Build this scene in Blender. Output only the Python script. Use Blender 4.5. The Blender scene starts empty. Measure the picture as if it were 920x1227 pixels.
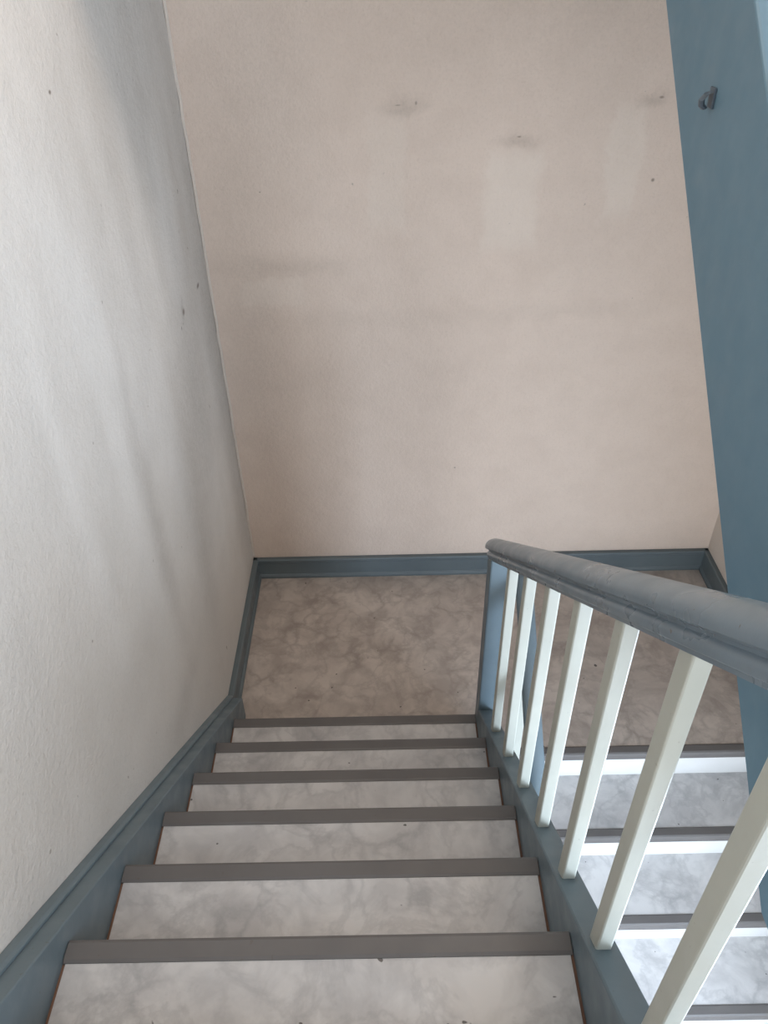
import bpy, bmesh, math, random
from mathutils import Matrix, Vector
random.seed(3)
sc=bpy.context.scene
# ---------------- dimensions (metres) ----------------
T=.24; R=.1871; H=2.6003; D=1.8472
XL,XR=-.599,.313          # tread ends of the flight in front of the camera
XWL,XWR=-.659,1.5444      # side walls
YB=2.8555                 # back wall
S=R/T
YR=-1.75                  # rear wall
ZB=-8*R                   # lower floor
ZF=8*R                    # upper floor
ZC=4.35                   # ceiling
E=1.785                   # landing edge of the lower flight
def nz(y): return R+S*(D-y)

# ---------------- material helpers ----------------
class NT:
    def __init__(s,name):
        m=bpy.data.materials.new(name); m.use_nodes=True; s.m=m; s.t=m.node_tree; s.n=s.t.nodes; s.l=s.t.links
        s.b=s.n['Principled BSDF']; s.out=s.n['Material Output']
        s.tc=s.n.new('ShaderNodeTexCoord'); s.w=None
    def L(s,a,b): s.l.new(a,b)
    def noise(s,scale,detail=4,rough=.5,dist=0,vec=None):
        n=s.n.new('ShaderNodeTexNoise'); n.inputs['Scale'].default_value=scale; n.inputs['Detail'].default_value=detail
        n.inputs['Roughness'].default_value=rough; n.inputs['Distortion'].default_value=dist
        s.L(vec or s.tc.outputs['Object'],n.inputs['Vector']); return n.outputs['Fac']
    def mapping(s,scale=(1,1,1),loc=(0,0,0),rot=(0,0,0)):
        n=s.n.new('ShaderNodeMapping'); n.inputs['Scale'].default_value=scale; n.inputs['Location'].default_value=loc
        n.inputs['Rotation'].default_value=rot
        s.L(s.tc.outputs['Object'],n.inputs['Vector']); return n.outputs['Vector']
    def ramp(s,fac,stops):
        n=s.n.new('ShaderNodeValToRGB'); e=n.color_ramp.elements
        while len(e)<len(stops): e.new(.5)
        for i,(p,c) in enumerate(stops):
            e[i].position=p; e[i].color=(*c,1) if len(c)==3 else c
        s.L(fac,n.inputs['Fac']); return n.outputs['Color']
    def math(s,op,a,b=None,clamp=False):
        n=s.n.new('ShaderNodeMath'); n.operation=op; n.use_clamp=clamp
        for i,v in enumerate((a,b)):
            if v is None: continue
            if isinstance(v,(int,float)): n.inputs[i].default_value=v
            else: s.L(v,n.inputs[i])
        return n.outputs[0]
    def mix(s,fac,a,b,mode='MIX'):
        n=s.n.new('ShaderNodeMix'); n.data_type='RGBA'; n.blend_type=mode
        for i,v in ((0,fac),(6,a),(7,b)):
            if isinstance(v,(int,float)): n.inputs[i].default_value=v
            elif isinstance(v,tuple): n.inputs[i].default_value=(*v,1)
            else: s.L(v,n.inputs[i])
        return n.outputs[2]
    def warped(s):
        if s.w is None:
            n=s.n.new('ShaderNodeTexNoise'); n.inputs['Scale'].default_value=9; n.inputs['Detail'].default_value=5; n.inputs['Roughness'].default_value=.65
            s.L(s.tc.outputs['Object'],n.inputs['Vector'])
            a=s.n.new('ShaderNodeVectorMath'); a.operation='SUBTRACT'; s.L(n.outputs['Color'],a.inputs[0]); a.inputs[1].default_value=(.5,.5,.5)
            b=s.n.new('ShaderNodeVectorMath'); b.operation='SCALE'; s.L(a.outputs[0],b.inputs[0]); b.inputs['Scale'].default_value=.11
            c=s.n.new('ShaderNodeVectorMath'); c.operation='ADD'; s.L(s.tc.outputs['Object'],c.inputs[0]); s.L(b.outputs[0],c.inputs[1]); s.w=c.outputs[0]
        return s.w
    def spot(s,c,r,soft=0.0,warp=True,square=False):
        """soft mask for stains and painted shade round a world point"""
        v=s.n.new('ShaderNodeVectorMath'); v.operation='SUBTRACT'; s.L(s.warped() if warp else s.tc.outputs['Object'],v.inputs[0]); v.inputs[1].default_value=c
        w=s.n.new('ShaderNodeVectorMath'); w.operation='DIVIDE'; s.L(v.outputs[0],w.inputs[0]); w.inputs[1].default_value=r
        if square:
            ab=s.n.new('ShaderNodeVectorMath'); ab.operation='ABSOLUTE'; s.L(w.outputs[0],ab.inputs[0])
            sp=s.n.new('ShaderNodeSeparateXYZ'); s.L(ab.outputs[0],sp.inputs[0])
            q=s.math('MAXIMUM',s.math('MAXIMUM',sp.outputs[0],sp.outputs[1]),sp.outputs[2])
        else:
            ql=s.n.new('ShaderNodeVectorMath'); ql.operation='LENGTH'; s.L(w.outputs[0],ql.inputs[0]); q=ql.outputs['Value']
        m=s.n.new('ShaderNodeMapRange'); m.interpolation_type='SMOOTHSTEP'; s.L(q,m.inputs['Value'])
        m.inputs['From Min'].default_value=soft; m.inputs['From Max'].default_value=1; m.inputs['To Min'].default_value=1; m.inputs['To Max'].default_value=0
        return m.outputs[0]
    def bump(s,h,strength,dist=.01,prev=None):
        b=s.n.new('ShaderNodeBump'); b.inputs['Strength'].default_value=strength; b.inputs['Distance'].default_value=dist
        s.L(h,b.inputs['Height'])
        if prev is not None: s.L(prev,b.inputs['Normal'])
        return b.outputs[0]
    def set(s,color=None,rough=None,normal=None,spec=None):
        for k,v in (('Base Color',color),('Roughness',rough),('Normal',normal),('Specular IOR Level',spec)):
            if v is None: continue
            if isinstance(v,(int,float)): s.b.inputs[k].default_value=v
            elif isinstance(v,tuple): s.b.inputs[k].default_value=(*v,1)
            else: s.L(v,s.b.inputs[k])
        return s.m
def lin(r,g,b):
    f=lambda c:(c/255/12.92 if c/255<.04045 else ((c/255+.055)/1.055)**2.4)
    return (f(r),f(g),f(b))

def plaster(name,base,dark,stains_shade=(),pale=(),dots=(),undul=0):
    t=NT(name)
    big=t.noise(1.3,3,.5,.3)
    col=t.mix(t.math('MULTIPLY',big,.35),base,dark)
    blot=t.noise(7,5,.6)
    col=t.mix(t.ramp(blot,[(.42,(0,0,0)),(.8,(.26,.26,.26))]),col,dark)
    fine=t.noise(75,4,.7)
    grain=t.noise(130,3,.7)
    col=t.mix(t.ramp(grain,[(.5,(0,0,0)),(.72,(.24,)*3)]),col,dark)
    for c,r,a in stains_shade:  # smudges, plus corner shade painted into the plaster colour
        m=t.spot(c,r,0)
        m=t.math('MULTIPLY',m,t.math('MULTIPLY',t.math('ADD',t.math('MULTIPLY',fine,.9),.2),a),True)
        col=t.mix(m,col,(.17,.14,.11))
    for c,r,a in dots:
        col=t.mix(t.math('MULTIPLY',t.spot(c,r,.2,False),a),col,(.14,.105,.08))
    for c,r,a in pale:
        col=t.mix(t.math('MULTIPLY',t.spot(c,r,.6,True,True),a),col,lin(238,228,214))
    sp=t.noise(34,1,.4); spm=t.ramp(sp,[(.80,(0,0,0)),(.83,(.5,.5,.5))])
    col=t.mix(spm,col,(.2,.16,.12))
    n=t.bump(t.noise(170,3,.6),.45,.004)
    n=t.bump(t.noise(55,2,.5),.40,.006,n)
    if undul: n=t.bump(t.noise(2.2,2,.4,0,t.mapping((1,1,.45))),undul,.12,n)
    return t.set(col,.92,n,.15)

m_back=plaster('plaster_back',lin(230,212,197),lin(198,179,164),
  stains_shade=[((.083,YB,2.075),(.12,.3,.05),.32),((.466,YB,1.96),(.12,.3,.04),.32),((.91,YB,2.08),(.08,.3,.04),.34),
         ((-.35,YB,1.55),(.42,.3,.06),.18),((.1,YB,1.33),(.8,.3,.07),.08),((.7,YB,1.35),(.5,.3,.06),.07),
         ((-.52,YB,1.2),(.20,.3,1.1),.24),((-.4,YB,2.1),(.35,.3,.55),.24),((.5,YB,2.45),(1.4,.3,.65),.24),((.7,YB,1.6),(.3,.3,.3),.05),((0.,YB,.2),(.7,.3,.22),.06)],  # tall spot paints the left corner's shade; wide ones darken the top
  dots=[((.95,YB,1.825),(.009,.3,.009),.7),((.47,YB,1.975),(.010,.3,.004),.55),((.93,YB,2.085),(.012,.3,.006),.6),((.12,YB,2.085),(.006,.3,.009),.5),((.3,YB,.62),(.006,.3,.006),.5),((.06,YB,2.08),(.014,.3,.003),.45)],
  pale=[((.46,YB,1.76),(.12,.3,.20),.26),((.02,YB,1.86),(.08,.3,.24),.16),((.84,YB,1.88),(.07,.3,.22),.24),((-.42,YB,1.45),(.14,.3,.07),.16)])
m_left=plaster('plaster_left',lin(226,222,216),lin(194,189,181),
  stains_shade=[((XWL,2.42,1.57),(.3,.04,.07),.4),((XWL,2.35,1.25),(.3,.42,.62),.50),((XWL,2.8,1.3),(.3,.26,1.8),.46),  # small smudge, then broad spots painting shade towards the corner
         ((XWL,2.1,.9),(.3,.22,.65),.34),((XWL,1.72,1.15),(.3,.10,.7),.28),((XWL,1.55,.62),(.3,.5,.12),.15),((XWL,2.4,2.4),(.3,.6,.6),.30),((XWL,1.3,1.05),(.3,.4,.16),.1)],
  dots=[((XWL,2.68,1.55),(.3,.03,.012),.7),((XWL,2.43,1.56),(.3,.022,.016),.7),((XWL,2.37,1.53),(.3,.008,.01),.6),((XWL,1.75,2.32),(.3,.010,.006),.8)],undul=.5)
m_plain=plaster('plaster_plain',lin(224,213,202),lin(198,186,174))
def vinyl(name,a,b,c,k=1):
    t=NT(name)
    w=t.noise(7,5,.6,.5); w2=t.noise(2.2,3,.5,.3)
    col=t.mix(t.ramp(w,[(.38,(0,0,0)),(.60,(1,1,1))]),b,a)
    col=t.mix(t.ramp(w2,[(.4,(0,0,0)),(.7,(.35,)*3)]),col,b)
    vo=t.n.new('ShaderNodeTexVoronoi'); vo.feature='DISTANCE_TO_EDGE'; vo.inputs['Scale'].default_value=9
    t.L(t.warped(),vo.inputs['Vector'])
    vein=t.math('MULTIPLY',t.ramp(vo.outputs['Distance'],[(0,(1,1,1)),(.13,(0,0,0))]),t.ramp(t.noise(4,3),[(.42,(0,0,0)),(.62,(.50*k,)*3)]))
    col=t.mix(vein,col,c)
    r2=t.math('ABSOLUTE',t.math('SUBTRACT',t.noise(6,6,.6,.35),.5))
    col=t.mix(t.ramp(r2,[(0,(.30*k,)*3),(.045,(0,0,0))]),col,c)
    dots=t.ramp(t.noise(45,1,.3),[(.79,(0,0,0)),(.805,(.85,.85,.85))])
    col=t.mix(dots,col,(.05,.045,.04))
    return t.set(col,t.ramp(t.noise(12,3),[(.3,(.40,)*3),(.7,(.55,)*3)]),t.bump(t.noise(90,2),.06,.003),.4)
m_vin=vinyl('marbled_vinyl',lin(209,207,205),lin(186,184,183),lin(145,144,145),.95)
m_vinl=vinyl('marbled_vinyl_warm_lit',lin(198,187,177),lin(171,160,151),lin(130,120,113),.9)  # tread vinyl again, with the landing's warmer light mixed into its colours
def paint(name,col,dk,rough=.42,wear=.25,thr=.72):
    t=NT(name)
    c=t.mix(t.ramp(t.noise(5,4,.6),[(.35,(0,0,0)),(.75,(.6,)*3)]),col,dk)
    chips=t.ramp(t.noise(70,2,.5),[(thr,(0,0,0)),(thr+.03,(wear,)*3)])
    c=t.mix(chips,c,(.10,.07,.05))
    return t.set(c,t.ramp(t.noise(15,3),[(.3,(rough-.08,)*3),(.7,(rough+.12,)*3)]),t.bump(t.noise(120,2),.07,.002),.5)
m_teal=paint('teal_paint',lin(110,125,132),lin(96,111,119))
m_base=paint('teal_paint_skirting',lin(102,113,117),lin(88,99,104))
m_string=paint('blue_paint_stringer',lin(106,136,152),lin(97,127,144),.5,.1)
m_rail=paint('grey_blue_paint_handrail',lin(118,131,140),lin(100,114,124),.30,.8,.725)
m_bal=paint('pale_paint_baluster',lin(190,191,180),lin(174,176,166),.38,.2)
m_nose=paint('grey_nosing_strip',lin(104,101,99),lin(90,87,86),.5,.3)
m_wood=paint('brown_wood',lin(126,92,72),lin(96,68,52),.6,.1)
m_white=paint('white_paint',lin(222,222,220),lin(208,208,206),.45,.05)
m_metal=paint('old_metal',lin(80,94,106),lin(62,72,80),.4,.6)

# ---------------- mesh helpers ----------------
def finish(ob,bev=0,seg=2,smooth=False):
    if bev:
        b=ob.modifiers.new('bevel','BEVEL'); b.width=bev; b.segments=seg; b.limit_method='ANGLE'; b.angle_limit=math.radians(40)
    if smooth:
        for p in ob.data.polygons: p.use_smooth=True
        ob.data.set_sharp_from_angle(angle=math.radians(38))
    return ob
def new(name,bm,mat,parent=None):
    bmesh.ops.recalc_face_normals(bm,faces=bm.faces)
    me=bpy.data.meshes.new(name); bm.to_mesh(me); bm.free()
    ob=bpy.data.objects.new(name,me); sc.collection.objects.link(ob)
    me.materials.append(mat)
    if parent: ob.parent=parent
    return ob
def addbox(bm,a,b):
    vs=[bm.verts.new((x,y,z)) for x in (a[0],b[0]) for y in (a[1],b[1]) for z in (a[2],b[2])]
    for f in ((0,1,3,2),(4,6,7,5),(0,4,5,1),(2,3,7,6),(0,2,6,4),(1,5,7,3)): bm.faces.new([vs[i] for i in f])
def box(name,a,b,mat,parent=None,bev=0):
    bm=bmesh.new(); addbox(bm,a,b); return finish(new(name,bm,mat,parent),bev)
def boxes(name,lst,mat,parent=None,bev=0):
    bm=bmesh.new()
    for a,b in lst: addbox(bm,a,b)
    return finish(new(name,bm,mat,parent),bev)
def addprism(bm,pts,x0,x1):
    a=[bm.verts.new((x0,y,z)) for y,z in pts]; b=[bm.verts.new((x1,y,z)) for y,z in pts]
    bm.faces.new(a); bm.faces.new(b[::-1]); n=len(pts)
    for i in range(n): bm.faces.new([a[i],a[(i+1)%n],b[(i+1)%n],b[i]])
def prism(name,pts,x0,x1,mat,parent=None,bev=0):
    bm=bmesh.new(); addprism(bm,pts,x0,x1); return finish(new(name,bm,mat,parent),bev)
def addsweep(bm,prof,p0,p1,X=Vector((1,0,0)),dome=0):
    p0=Vector(p0);p1=Vector(p1);d=(p1-p0).normalized(); U=X.cross(d)
    if U.z<0: U=-U
    rings=[]
    st=[(p0,1)]
    if dome: st=[(p0+d*dome*(1-math.cos(a)),.3+.7*math.sin(a)) for a in (0,.4,.8,1.2,1.5708)]
    st.append((p1,1))
    ca=sum(q[0] for q in prof)/len(prof); cb=sum(q[1] for q in prof)/len(prof)
    for p,s in st:
        rings.append([bm.verts.new(p+X*(ca+(a-ca)*s)+U*(cb+(b-cb)*s)) for a,b in prof])
    n=len(prof)
    bm.faces.new(rings[0][::-1]); bm.faces.new(rings[-1])
    for r0,r1 in zip(rings,rings[1:]):
        for i in range(n): bm.faces.new([r0[i],r0[(i+1)%n],r1[(i+1)%n],r1[i]])
def empty(name):
    e=bpy.data.objects.new(name,None); sc.collection.objects.link(e); return e

# ---------------- room shell ----------------
W=.12
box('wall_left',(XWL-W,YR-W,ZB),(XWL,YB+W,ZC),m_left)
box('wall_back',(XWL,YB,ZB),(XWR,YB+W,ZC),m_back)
# right wall with a window at the upper floor and one over the lower flight
RY0,RY1,RZ0,RZ1=-1.35,-.25,2.2,3.7
QY0,QY1,QZ0,QZ1=-.75,.55,-.35,1.05
X0,X1=XWR,XWR+W
boxes('wall_right',[((X0,YR-W,ZB),(X1,RY0,ZC)),((X0,QY1,ZB),(X1,YB+W,ZC)),
   ((X0,RY0,ZB),(X1,QY0,RZ0)),((X0,QY0,ZB),(X1,QY1,QZ0)),((X0,QY0,QZ1),(X1,QY1,RZ0)),
   ((X0,RY1,RZ0),(X1,QY1,ZC)),((X0,RY0,RZ1),(X1,RY1,ZC))],m_plain)
# rear wall with two window openings
WX0,WX1=-.25,1.25; U0,U1=2.2,3.9; L0,L1=-.95,.75
boxes('wall_rear',[((XWL,YR-W,ZB),(WX0,YR,ZC)),((WX1,YR-W,ZB),(XWR,YR,ZC)),((WX0,YR-W,ZB),(WX1,YR,L0)),
     ((WX0,YR-W,L1),(WX1,YR,U0)),((WX0,YR-W,U1),(WX1,YR,ZC))],m_plain)
box('ceiling',(XWL-W,YR-W,ZC),(XWR+W,YB+W,ZC+.1),m_white)
box('floor',(XWL-W,YR-W,ZB-.1),(XWR+W,YB+W,ZB),m_vinl)
def window(i,z0,z1):
    e=empty('window_%d'%i); f=.05
    boxes('frame',[((WX0,YR-.09,z0),(WX0+f,YR-.03,z1)),((WX1-f,YR-.09,z0),(WX1,YR-.03,z1)),((WX0+f,YR-.09,z0),(WX1-f,YR-.03,z0+f)),
        ((WX0+f,YR-.09,z1-f),(WX1-f,YR-.03,z1)),((.48,YR-.09,z0+f),(.52,YR-.03,z1-f))],m_white,e,.004)
window(1,U0,U1); window(2,L0,L1)
def windowx(i,a,b,z0,z1):
    e=empty('window_%d'%i); f=.05; ym=(a+b)/2
    boxes('frame',[((X0+.04,a,z0),(X0+.10,a+f,z1)),((X0+.04,b-f,z0),(X0+.10,b,z1)),((X0+.04,a+f,z0),(X0+.10,b-f,z0+f)),
       ((X0+.04,a+f,z1-f),(X0+.10,b-f,z1)),((X0+.04,ym-.02,z0+f),(X0+.10,ym+.02,z1-f))],m_white,e,.004)
windowx(3,RY0,RY1,RZ0,RZ1); windowx(4,QY0,QY1,QZ0,QZ1)
# wall corner bead (painted-over seam)
bm=bmesh.new(); zz=.13
pr=[(.006*math.cos(a),.006*math.sin(a)) for a in [i*math.pi/3 for i in range(6)]]
rings=[]
while zz<ZC-.02:
    x=XWL+.004+random.uniform(-.002,.002); y=YB-.004+random.uniform(-.002,.002)
    rings.append([bm.verts.new((x+a,y+b,zz)) for a,b in pr]); zz+=.06
for r0,r1 in zip(rings,rings[1:]):
    for i in range(6): bm.faces.new([r0[i],r0[(i+1)%6],r1[(i+1)%6],r1[i]])
finish(new('trim_1',bm,m_plain),smooth=True)

# landing + upper landing + upper floor
lan=empty('stair_landing')
box('slab',(XWL,E+.045,-.16),(XWR,YB,-.006),m_white,lan)
box('vinyl_floor',(XWL,E+.040,-.006),(XWR,YB,0),m_vinl,lan)
flo=empty('floor_upper')
box('slab',(XWL,YR,ZF-.2),(XWR,D-7*T-.03,ZF-.006),m_white,flo)
box('vinyl_floor',(XWL,YR,ZF-.006),(XWR,D-7*T-.03,ZF),m_vinl,flo)
ZU=ZF+8*.1875
box('ceiling_landing_above',(XWL,1.9,ZU-.18),(XWR,YB,ZU),m_white)

# ---------------- baseboards of the landing ----------------
bt=.115
def skirting(name,axis,lo,hi,pos,sgn):
    prof=[(0,0),(.030,0),(.030,.012),(.024,.020),(.020,.022),(.020,bt-.022),(.024,bt-.016),(.024,bt-.004),(.020,bt),(0,bt)]
    bm=bmesh.new()
    if axis=='x':
        a=[bm.verts.new((lo,pos+sgn*o,z)) for o,z in prof]; b=[bm.verts.new((hi,pos+sgn*o,z)) for o,z in prof]
    else:
        a=[bm.verts.new((pos+sgn*o,lo,z)) for o,z in prof]; b=[bm.verts.new((pos+sgn*o,hi,z)) for o,z in prof]
    bm.faces.new(a); bm.faces.new(b[::-1]); n=len(prof)
    for i in range(n): bm.faces.new([a[i],a[(i+1)%n],b[(i+1)%n],b[i]])
    return finish(new(name,bm,m_base),.002)
skirting('baseboard_back','x',XWL,XWR,YB,-1)
TO=.050
yk=D+(R+TO-bt)/S
skirting('baseboard_left','y',yk,YB-.001,XWL,1)
skirting('baseboard_right','y',E+.045,YB-.001,XWR,-1)

# ---------------- flight in front of the camera ----------------
def tread_parts(parent,steps,x0,x1,depth,face,Tt):
    w=bmesh.new(); v=bmesh.new(); n=bmesh.new(); r=bmesh.new()
    for y,z,rise in steps:
        f=face; yb=y-f*(Tt+.02)
        def bx(bm,xa,ya,za,xb,yb_,zb): addbox(bm,(xa,min(ya,yb_),za),(xb,max(ya,yb_),zb))
        bx(w,x0,y-f*.008,z-.038,x1,yb,z-.004)
        bx(v,x0+.006,y-f*.040,z-.004,x1-.006,yb,z)
        pr=[(y-f*.042,z-.003),(y-f*.042,z+.002),(y-f*.036,z+.0045),(y-f*.008,z+.0045),(y-f*.002,z+.001),(y,z-.006),(y,z-.034),(y-f*.003,z-.038),(y-f*.008,z-.038),(y-f*.008,z-.003)]
        addprism(n,pr,x0+.002,x1-.002)
        bx(r,x0+.002,y-f*.028,z-rise+.0,x1-.002,y-f*.018,z-.038)
    new('tread_boards',w,m_wood,parent); new('tread_vinyl',v,m_vin,parent); new('nosing_strips',n,m_nose,parent); new('risers',r,m_vin,parent)
fl=empty('stair_flight')
steps=[(D-j*T,(j+1)*R,R) for j in range(8)]
steps[-1]=(D-7*T,ZF,R)
tread_parts(fl,steps,XL,XR,T,1,T)
top=lambda y:nz(y)+TO
ytopend=D-7*T-.03
pl=[(ytopend,top(ytopend)),(yk,bt),(yk,0),(1.80,0),(1.80,-.10),(1.6,top(1.6)-.40),(ytopend,top(ytopend)-.40)]
prism('stringer_wall',pl,XWL,XL,m_teal,fl,.003)
bm=bmesh.new()
bp=[(0,-.004),(.018,-.004),(.025,.001),(.025,.007),(.018,.011),(0,.011)]
addsweep(bm,bp,(XWL,ytopend,top(ytopend)),(XWL,yk,bt))
finish(new('stringer_molding',bm,m_teal,fl),.002)
top2=lambda y:nz(y)+.055
ye=D+.012
pr2=[(ytopend,top2(ytopend)),(ye,top2(ye)),(ye,0),(1.80,0),(1.80,-.12),(1.6,top2(1.6)-.36),(ytopend,top2(ytopend)-.36)]
XS=XR+.052
prism('stringer_open_side',pr2,XR,XS,m_teal,fl,.004)
prism('soffit',[(ytopend,nz(ytopend)-.27),(1.72,nz(1.72)-.27),(1.72,nz(1.72)-.285),(ytopend,nz(ytopend)-.285)],XL,XR,m_white,fl)

# ---------------- lower flight ----------------
fl2=empty('stair_flight')
XL2,XR2=.44,1.49
T2=.236
steps=[(E-i*T2,-i*R,R) for i in range(0,8)]
w=bmesh.new(); v=bmesh.new(); n=bmesh.new(); r=bmesh.new()
for i,(y,z,rise) in enumerate(steps):
    yb=y+T2+.045 if i else y+.06
    if i: addbox(w,(XL2,y+.008,z-.038),(XR2,yb,z-.004)); addbox(v,(XL2+.004,y+.04,z-.004),(XR2-.004,yb-.002,z))
    x0=XL2 if i else XL2-.02; x1=XR2 if i else XR2
    pr=[(y+.040,z-.003),(y+.040,z+.002),(y+.034,z+.0045),(y+.008,z+.0045),(y+.002,z+.001),(y,z-.006),(y,z-.030),(y+.003,z-.034),(y+.008,z-.034),(y+.008,z-.003)]
    if i==0: addbox(w,(x0,y+.008,z-.034),(x1,y+.044,z-.006))
    addprism(n,pr,x0+.002,x1-.002)
    addbox(r,(XL2+.002,y+.037,z-rise),(XR2-.002,y+.045,z-.034))
new('tread_boards',w,m_wood,fl2); new('tread_vinyl',v,m_vin,fl2); new('nosing_strips',n,m_nose,fl2); new('risers',r,m_white,fl2)
nl=lambda y:-S*(E-y)*T/T2
yb0=E-7*T2-.1
def pl2(dt,dn): return [(yb0,nl(yb0)+dt),(E+.06,dt*.9),(E+.06,-.16),(E-.02,-.16-.1),(yb0+.35,ZB),(yb0,ZB)]
prism('stringer_open_side',pl2(.06,.3),XL2-.04,XL2,m_teal,fl2,.004)
prism('stringer_wall',pl2(.08,.3),XR2,XWR,m_teal,fl2,.003)

# ---------------- flight going up on the right ----------------
fl3=empty('stair_flight')
R3=.1875;T3=.2155;Y3=.42
X30,X31=.50,.545
low=lambda y:2.46+.87*(y-1.609)
y0,y1=.36,1.93
hi=lambda y:low(y)+.366
prism('stringer_open_side',[(y0+.0,ZF),(y0,hi(y0)),(y1,hi(y1)),(y1,low(y1)),((ZF-2.46)/.87+1.609,ZF)],X30,X31,m_string,fl3,.004)
prism('stringer_wall',[(y0,ZF),(y0,hi(y0)),(y1,hi(y1)),(y1,low(y1)),((ZF-2.46)/.87+1.609,ZF)],XR2,XWR,m_string,fl3,.003)
prism('soffit',[(.52,low(.52)+.03),(1.88,low(1.88)+.03),(1.88,low(1.88)+.045),(.52,low(.52)+.045)],X31,XR2,m_white,fl3)
w=bmesh.new(); v=bmesh.new(); n=bmesh.new(); r=bmesh.new()
for i in range(8):
    y=Y3+i*T3; z=ZF+(i+1)*R3
    if i<7: addbox(w,(X31,y+.008,z-.038),(XR2,y+T3+.02,z-.004)); addbox(v,(X31+.005,y+.04,z-.004),(XR2-.005,y+T3+.01,z))
    pr=[(y+.044,z-.003),(y+.044,z+.002),(y+.038,z+.0045),(y+.008,z+.0045),(y+.002,z+.001),(y,z-.006),(y,z-.030),(y+.003,z-.034),(y+.008,z-.034),(y+.008,z-.003)]
    addprism(n,pr,X31+.002,XR2-.002)
    addbox(r,(X31+.002,y+.018,z-R3),(XR2-.002,y+.028,z-.034))
new('tread_boards',w,m_wood,fl3); new('tread_vinyl',v,m_vin,fl3); new('nosing_strips',n,m_nose,fl3); new('risers',r,m_vin,fl3)

# ---------------- railings ----------------
def railprof(s=1):
    pts=[]
    for i in range(13):
        a=math.pi*i/12
        pts.append((.034*math.cos(a),.010+.024*math.sin(a)))
    pts+=[(-.034,.004),(-.030,.000),(-.023,-.003),(-.022,-.008),(-.028,-.012),(-.030,-.018),(-.028,-.026),(-.022,-.030),(-.021,-.036),(.021,-.036),(.022,-.030),(.028,-.026),(.030,-.018),(.028,-.012),(.022,-.008),(.023,-.003),(.030,.000),(.034,.004)]
    return [(a*s,b*s) for a,b in pts]
RX=.338
def square_post(bm,x,y,z0,z1,wx,wy,slope=0,slope0=0):
    pts=[(y-wy/2,z0-slope0*(-wy/2)),(y+wy/2,z0-slope0*(wy/2)),(y+wy/2,z1-slope*(wy/2)),(y-wy/2,z1-slope*(-wy/2))]
    addprism(bm,pts,x-wx/2,x+wx/2)
rl=empty('stair_railing')
rz=lambda y:nz(y)+.818
bm=bmesh.new(); addsweep(bm,railprof(.97),(RX,1.895,rz(1.895)),(RX,.10,rz(.10)),dome=.03)
finish(new('handrail',bm,m_rail,rl),smooth=True)
bm=bmesh.new()
for y in (1.58,1.375,1.172,.972,.775,.58,.385,.19):
    square_post(bm,RX,y,top2(y)-.004,rz(y)-.034,.026,.034,S,S)
finish(new('balusters',bm,m_bal,rl),.003)
bm=bmesh.new()
square_post(bm,RX+.006,1.822,.0,rz(1.822)-.036,.064,.07,S,0)
square_post(bm,RX+.012,.12,ZF,rz(.12)-.036,.07,.07,S,0)
finish(new('newel_posts',bm,m_teal,rl),.005)
rl2=empty('stair_railing')
RX2=.418
lz=lambda y:nl(y)+.93
bm=bmesh.new(); addsweep(bm,railprof(.8),(RX2,1.80,lz(1.80)),(RX2,.2,lz(.2)),dome=.02)
finish(new('handrail',bm,m_teal,rl2),smooth=True)
bm=bmesh.new()
y=1.60
while y>.22:
    addprism(bm,[(y-.017,nl(y-.017)+.056),(y+.017,nl(y+.017)+.056),(y+.017,lz(y+.017)-.03),(y-.017,lz(y-.017)-.03)],RX2-.013,RX2+.013)
    y-=.2
finish(new('balusters',bm,m_bal,rl2),.003)
bm=bmesh.new(); square_post(bm,RX2,.17,ZB,lz(.17)+.02,.06,.06)
finish(new('newel_post',bm,m_teal,rl2),.005)
rl3=empty('stair_railing')
uz=lambda y:hi(y)+.62
bm=bmesh.new(); addsweep(bm,railprof(1),(X30+.022,y0+.02,uz(y0+.02)),(X30+.022,y1-.03,uz(y1-.03)))
finish(new('handrail',bm,m_rail,rl3),smooth=True)
bm=bmesh.new(); y=.5
while y<1.9:
    addprism(bm,[(y-.017,hi(y-.017)),(y+.017,hi(y+.017)),(y+.017,uz(y+.017)-.03),(y-.017,uz(y-.017)-.03)],X30+.009,X30+.035); y+=.19
finish(new('balusters',bm,m_bal,rl3),.003)

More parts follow.
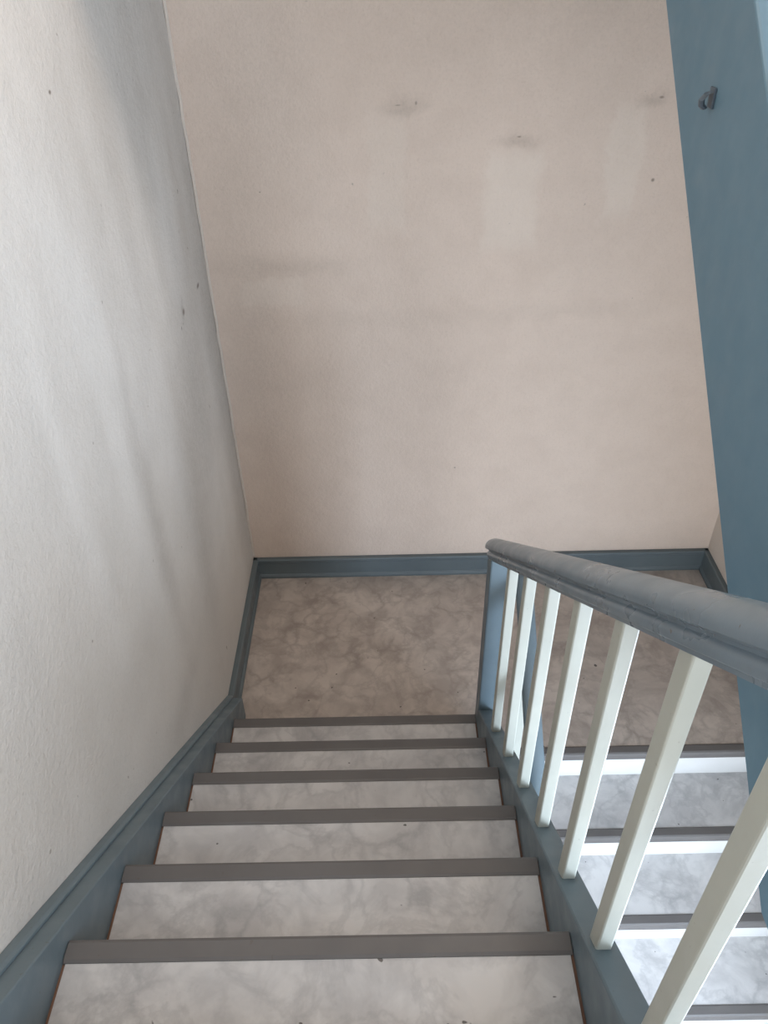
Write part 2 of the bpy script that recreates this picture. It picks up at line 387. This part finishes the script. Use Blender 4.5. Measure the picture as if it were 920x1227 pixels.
# ---------------- little hook on the upper stringer ----------------
hk=empty('wall_hook'); hy,hz=1.297,2.366
box('plate',(X30-.004,hy-.010,hz-.016),(X30,hy+.010,hz+.012),m_metal,hk,.001)
bm=bmesh.new(); P=[(-.003,.006),(-.011,.004),(-.017,-.004),(-.016,-.012),(-.011,-.016)]
ringsv=[]
for k,(a,b) in enumerate(P):
    ringsv.append([bm.verts.new((X30+a+.004*math.cos(t),hy+.008*math.sin(t),hz+b+.004*math.cos(t)*.5)) for t in [i*math.pi/4 for i in range(8)]])
for r0,r1 in zip(ringsv,ringsv[1:]):
    for i in range(8): bm.faces.new([r0[i],r0[(i+1)%8],r1[(i+1)%8],r1[i]])
bm.faces.new(ringsv[0]); bm.faces.new(ringsv[-1][::-1])
finish(new('hook',bm,m_metal,hk),smooth=True)

# ---------------- lights ----------------
def area(name,loc,rot,sx,sy,p,col):
    l=bpy.data.lights.new(name,'AREA'); l.shape='RECTANGLE'; l.size=sx; l.size_y=sy; l.energy=p; l.color=col
    o=bpy.data.objects.new(name,l); o.location=loc; o.rotation_euler=rot; sc.collection.objects.link(o); return o
area('window_daylight',(.5,YR-.02,3.05),(math.radians(90),0,0),1.4,1.6,22,(1,.92,.84))
area('window_daylight',(.5,YR-.02,-.1),(math.radians(90),0,0),1.4,1.6,50,(.84,.91,1))
area('window_daylight',(XWR+.02,(RY0+RY1)/2,(RZ0+RZ1)/2),(0,math.radians(90),0),1.4,1.0,64,(.68,.83,1))
area('window_daylight',(XWR+.02,(QY0+QY1)/2,(QZ0+QZ1)/2),(0,math.radians(90),0),1.3,1.2,108,(.68,.82,1))
area('warm_fill',(.5,1.35,ZC-.03),(math.radians(12),0,0),.5,.5,31,(1,.80,.64))  # added warm fill below the ceiling, no lamp fitting behind it
w=bpy.data.worlds.new('sky'); sc.world=w; w.use_nodes=True
w.node_tree.nodes['Background'].inputs[0].default_value=(.6,.75,1,1); w.node_tree.nodes['Background'].inputs[1].default_value=.6
try: sc.view_settings.view_transform='Standard'
except Exception as e: print(e)

# ---------------- camera ----------------
cam=bpy.data.cameras.new('camera'); co=bpy.data.objects.new('camera',cam); sc.collection.objects.link(co); sc.camera=co
cam.sensor_fit='VERTICAL'; cam.sensor_height=36; cam.lens=932.54/1227*36; cam.clip_start=.02
Mr=Matrix.Rotation(.007,4,'Z')@Matrix.Rotation(.9094,4,'X')@Matrix.Rotation(-.0255,4,'Z')
co.matrix_world=Matrix.Translation((0,0,H))@Mr
